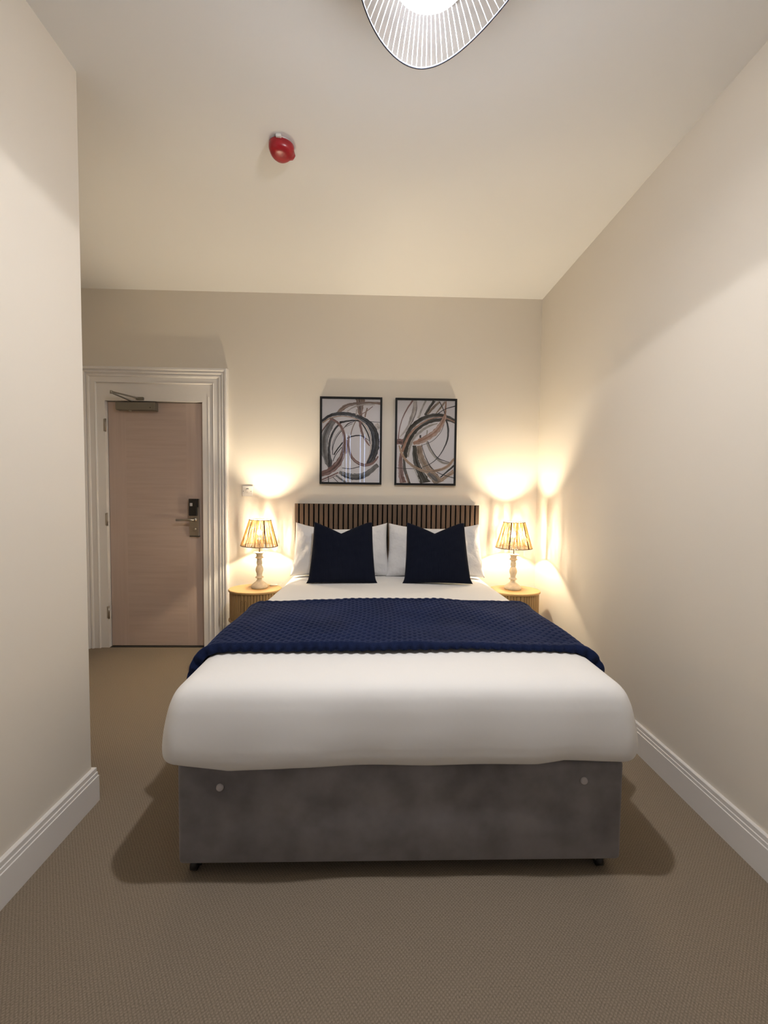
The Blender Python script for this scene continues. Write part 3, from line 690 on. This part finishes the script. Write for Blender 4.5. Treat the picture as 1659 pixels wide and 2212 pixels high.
def nightstand(label, loc, gap=0.0):
    t = thing('nightstand', label, 'nightstand', loc, group='oval tambour nightstands')
    oval_slab('top', .200, .158, SZ1, SZ1 + .018, M_oaktop, t)
    oval_slab('base_plate', .200, .155, SZ0 - .016, SZ0, M_oak, t)
    oval_slab('carcass', SA - .012, SB - .012, SZ0, SZ1, M_dark, t, bev=.001)
    # rear half shell
    n = 40; V = []; F = []
    for k in range(n + 1):
        a = PI * k / n
        for q in (0, -.008):
            for z in (SZ0, SZ1): V.append(((SA + q) * math.cos(a), (SB + q) * math.sin(a), z))
    for k in range(n):
        i = k * 4; j = i + 4
        F += [(i, j, j + 1, i + 1), (i + 2, i + 3, j + 3, j + 2)]
    pydata('back_shell', V, F, M_oak, t)
    # slats along the front half, evenly spaced by arc length
    tt_ = np.linspace(PI, 2 * PI, 4000); ex, ey = SA * np.cos(tt_), SB * np.sin(tt_); sl_ = np.r_[0, np.cumsum(np.hypot(np.diff(ex), np.diff(ey)))]
    L = sl_[-1]; ns = 12
    lead = .026; mid = L / 2 + gap
    h = SZ1 - SZ0 - .004; me_l = slat_me(lead - .002, .013, h)
    for sgn in (-1, 1):
        side_l = mid if sgn < 0 else L - mid; ns = round((side_l - lead) / .0215); pitch = (side_l - lead - .002) / ns; me = slat_me(pitch - .0022, .011, h)
        dr = bpy.data.objects.new('tambour_door', None); COL.objects.link(dr); dr.parent = t; dr.empty_display_size = .03
        for k in range(ns + 1):
            s = mid + sgn * (.0015 + lead / 2 if k == 0 else .0015 + lead + (k - .5) * pitch)
            a = np.interp(s, sl_, tt_); p = Vector((SA * math.cos(a), SB * math.sin(a), 0)); nrm = Vector((math.cos(a) / SA, math.sin(a) / SB, 0)).normalized()
            o = obj('lead_stile' if k == 0 else 'slat', me_l if k == 0 else me, None, dr)
            o.location = p - nrm * .010 + Vector((0, 0, (SZ0 + SZ1) / 2)); o.rotation_euler = (0, 0, math.atan2(nrm.y, nrm.x) + PI / 2)
            if k == 0:   # arched finger pull
                bmp = bmesh.new(); pts = [(-.0065, 0, -.055), (-.0065, 0, .02)] + [(-.0065 * math.cos(q), 0, .02 + .0085 * math.sin(q)) for q in np.linspace(0, PI, 9)[1:-1]] + [(.0065, 0, .02), (.0065, 0, -.055)]
                tube_bm(bmp, pts, .0014, 6)
                fp = obj('finger_pull', bmp, M_brownleg, dr, True); fp.location = o.location + nrm * .0125 + Vector((0, 0, .03)); fp.rotation_euler = o.rotation_euler
    for sx_, sy_ in ((-1, -1), (1, -1), (-1, 1), (1, 1)):
        tube('leg', [(sx_ * .125, sy_ * .085, 0), (sx_ * .105, sy_ * .070, SZ0 - .015)], [.010, .016], M_brownleg, t, 14)
    return t
NS1 = (-.897, -.262, 0); NS2 = (1.098, -.262, 0)
nightstand('oval oak nightstand with fluted doors, between the door frame and the bed', NS1, -.045)
nightstand('oval oak nightstand with fluted doors, in the corner by the side wall', NS2)
TOPZ = SZ1 + .018

# ------------------------------------------------------------------ table lamps
lprof = [(.062, 0), (.064, .006), (.0635, .014), (.060, .022), (.050, .032), (.038, .041), (.026, .050), (.0205, .056), (.0180, .070), (.0185, .074), (.029, .0755), (.0315, .080), (.029, .0845), (.0195, .086), (.0205, .100), (.0215, .104), (.0205, .108), (.0245, .118), (.0285, .130), (.0295, .140), (.027, .152), (.0225, .163), (.0185, .172), (.0172, .180), (.0215, .1825), (.0215, .1885), (.0170, .190), (.0215, .1925), (.0215, .1985), (.0170, .200), (.0215, .2025), (.0185, .209), (.0185, .222), (.021, .226), (.0300, .2285), (.0315, .233), (.0290, .2375), (.0235, .241), (.0235, .258), (.027, .262), (.036, .266), (.044, .271), (.044, .274), (.012, .276)]
def lamp(label, loc, tilt=(0, 0, 0), seed=1):
    t = thing('table_lamp', label, 'lamp', loc, group='bedside table lamps')
    lathe('turned_base', lprof, M_cream, t, 40)
    tube('stem', [(0, 0, .274), (0, 0, .345)], .0042, M_brown, t, 12)
    tube('lampholder', [(0, 0, .340), (0, 0, .388)], .013, M_plastic, t, 16)
    bl = lathe('bulb', [(.0150, .414), (.0185, .419), (.0190, .426), (.0165, .434), (.012, .440), (.006, .444), (.0005, .445)], M_lampbulb, t, 24, caps=False)
    lathe('added_bulb_collar', [(.0005, .386), (.011, .387), (.012, .398), (.0140, .406), (.0152, .4135), (.0145, .4139)], M_plastic, bl, 24)  # collar added to hold back the bulb's downward light
    sh = bpy.data.objects.new('lamp_shade', None); COL.objects.link(sh); sh.parent = t; sh.location = (0, 0, .325); sh.rotation_euler = tilt; sh.empty_display_size = .05
    RB, RT, HS = .1375, .0805, .198
    for r, z in ((RB, 0), (RT, HS)):
        tube('rim_wire', [(r * math.cos(a), r * math.sin(a), z) for a in np.linspace(0, 2 * PI, 49)[:-1]], .0028, M_brown, sh, 8, True)
    tube('shade_ring', [(.016 * math.cos(a), .016 * math.sin(a), .045) for a in np.linspace(0, 2 * PI, 17)[:-1]], .002, M_brown, sh, 6, True)
    for k in range(3):
        a = 2 * PI * k / 3 + .3
        tube('spider_arm', [(.016 * math.cos(a), .016 * math.sin(a), .045), (RB * math.cos(a), RB * math.sin(a), .0)], .0016, M_brown, sh, 6)
    g = np.random.default_rng(seed)
    def strands(name, angs, wd, m, out=0.0):
        V = []; F = []
        for a in angs:
            b0 = len(V); ph = g.uniform(0, 6.28); tw_ = g.normal(0, .010); wv_ = wd * g.uniform(.75, 1.25)
            for i in range(7):
                q = i / 6; r = RB + (RT - RB) * q + out; aa = a + tw_ * (1 - q) + .006 * math.sin(q * 7 + ph)
                # the yarn is thicker toward the rim where it is stretched over the wire
                hw = wv_ / 2 * (1.12 - .22 * q)
                c = Vector((r * math.cos(aa), r * math.sin(aa), HS * q)); tn = Vector((-math.sin(aa), math.cos(aa), 0)); nr = Vector((math.cos(aa), math.sin(aa), 0))
                V += [c - tn * hw, c + nr * hw * .8, c + tn * hw, c - nr * hw * .8]
            for i in range(6):
                for k in range(4): F.append((b0 + i * 4 + k, b0 + i * 4 + (k + 1) % 4, b0 + i * 4 + 4 + (k + 1) % 4, b0 + i * 4 + 4 + k))
        o = pydata(name, V, F, m, sh, True); o['kind'] = 'stuff'; return o
    bands = [math.radians(-90 + d) for d in (-33, 33, 90, 150, 210)]
    ang = [2 * PI * k / 220 + g.normal(0, .006) for k in range(220)]
    ang = [a for a in ang if all(abs((a - b + PI) % (2 * PI) - PI) > .05 for b in bands)]
    strands('raffia_strands', ang, .0031, M_raffia)
    strands('dark_yarn', [b + d for b in bands for d in (-.035, -.012, .012, .035)], .0034, M_raffia_dark, .0008)
    return t
lamp('lit cream turned-wood lamp with raffia shade, on the nightstand by the door', (-.874, -.235, TOPZ), (math.radians(0), math.radians(2.0), 0), 3)
lamp('lit cream turned-wood lamp with raffia shade, on the nightstand in the corner', (1.098, -.235, TOPZ), (0, 0, 0), 5)
cb = thing('inline_switch', 'small white lamp cable switch lying behind the lamp by the door', 'cable switch', (-.775, -.185, TOPZ))
bx('switch_body', -.028, .028, -.009, .009, 0, .013, M_cable, cb, bev=.004)
tube('cable', [(-.028, 0, .006), (-.032, .004, .004), (-.036, .006, .004)], .003, M_cable, cb, 8)
tube('cable', [(.028, 0, .006), (.045, .03, .004), (.05, .085, .004)], .003, M_cable, cb, 8)

# ------------------------------------------------------------------ smoke detector with red dust cover
sd = thing('smoke_detector', 'white ceiling smoke detector under a red dust cover', 'smoke detector', (-.443, -1.412, HC))
lathe('base_ring', [(.046, -.012), (.050, -.010), (.052, 0)], M_plastic, sd, 40)
bx('side_tab', -.012, .012, -.064, -.050, -.012, 0, M_plastic, sd, bev=.002)
n = 48; V = []; F = []
cp = [(.053, -.004), (.0565, -.008), (.0565, -.026), (.052, -.038), (.043, -.046), (.024, -.050), (.002, -.051)]
for r, z in cp:
    for k in range(n):
        a = 2 * PI * k / n; q = 1 + .05 * math.cos(3 * a + .6) * (r > .03) + (.16 if abs(((a - 0.55 + PI) % (2 * PI)) - PI) < .22 and -.02 > z > -.045 else 0)
        V.append((r * q * math.cos(a), r * q * math.sin(a), z))
for i in range(len(cp) - 1):
    for k in range(n): F.append((i * n + k, (i + 1) * n + k, (i + 1) * n + (k + 1) % n, i * n + (k + 1) % n))
F.append(tuple((len(cp) - 1) * n + k for k in range(n))[::-1])
pydata('dust_cover', V, F, M_red, sd, True)['label'] = 'red plastic dust cover'

# ------------------------------------------------------------------ pendant
PX, PY, PZ = .135, -2.27, 2.62
pd = thing('pendant_light', 'wire pendant light with white radiating ribs and dark wavy rim', 'pendant light', (PX, PY, HC))
lathe('ceiling_rose', [(.05, -.025), (.055, -.02), (.055, 0)], M_holder, pd, 32)
tube('cord', [(0, 0, -.02), (0, 0, PZ - HC + .14)], .003, M_black, pd, 8)
lathe('lampholder', [(.020, PZ - HC + .155), (.030, PZ - HC + .14), (.034, PZ - HC + .075), (.095, PZ - HC + .052), (.110, PZ - HC + .045), (.108, PZ - HC + .043), (.030, PZ - HC + .055)], M_holder, pd, 36, caps=True)  # the wide dish is added to keep bulb light off the ceiling
lathe('bulb', [(.0005, PZ - HC - .045)] + [(.045 * math.sin(a), PZ - HC - .045 * math.cos(a)) for a in np.linspace(.2, 2.7, 14)] + [(.016, PZ - HC + .055)], M_ledbulb, pd, 28, caps=False)
sl_d = bpy.data.lights.new('led_beam', 'SPOT'); sl_d.energy = PENDANT_WATT; sl_d.color = (0.97, 0.97, 1.0); sl_d.spot_size = math.radians(154); sl_d.spot_blend = 0.06; sl_d.shadow_soft_size = 0.03
sl_o = bpy.data.objects.new('led_beam', sl_d); COL.objects.link(sl_o); sl_o.parent = pd; sl_o.location = (0, 0, PZ - HC - .052); sl_o.rotation_euler = (0, math.radians(4.7), 0)
al_d = bpy.data.lights.new('led_disc', 'AREA'); al_d.shape = 'DISK'; al_d.size = .05; al_d.energy = PENDANT_WATT * .47; al_d.color = (0.97, 0.97, 1.0)
al_o = bpy.data.objects.new('led_disc', al_d); COL.objects.link(al_o); al_o.parent = pd; al_o.location = (0, 0, PZ - HC - .050)
def rim(a):
    rx = .190 + .015 * math.cos(2 * a + .5); ry = .205
    return Vector((rx * math.cos(a) + .012 + .022 * max(0, math.cos(a)), ry * math.sin(a) - .075, PZ - HC - .050 + .035 * math.sin(2 * a + .9)))
tube('rim_wire', [rim(a) for a in np.linspace(0, 2 * PI, 121)[:-1]], .0026, M_wire, pd, 8, True)
tube('top_ring', [(.05 * math.cos(a), .05 * math.sin(a), PZ - HC + .12) for a in np.linspace(0, 2 * PI, 33)[:-1]], .002, M_wire, pd, 6, True)
NR = 78; film = []
for k in range(NR):
    a = 2 * PI * k / NR; e_ = rim(a); s_ = Vector((.05 * math.cos(a), .05 * math.sin(a), PZ - HC + .12))
    pts = []
    for q in np.linspace(0, 1, 9):
        p = s_.lerp(e_, q); p.z += .035 * math.sin(PI * q); pts.append(p)
    tube('rib', pts, .0010, M_rib, pd, 5); film.append([tuple(p) for p in pts[1:]])
gridmesh('rib_glow_film', np.array(film), M_glow_film, pd, True, closed_u=True)  # film added between the ribs to give the glow around the bulb
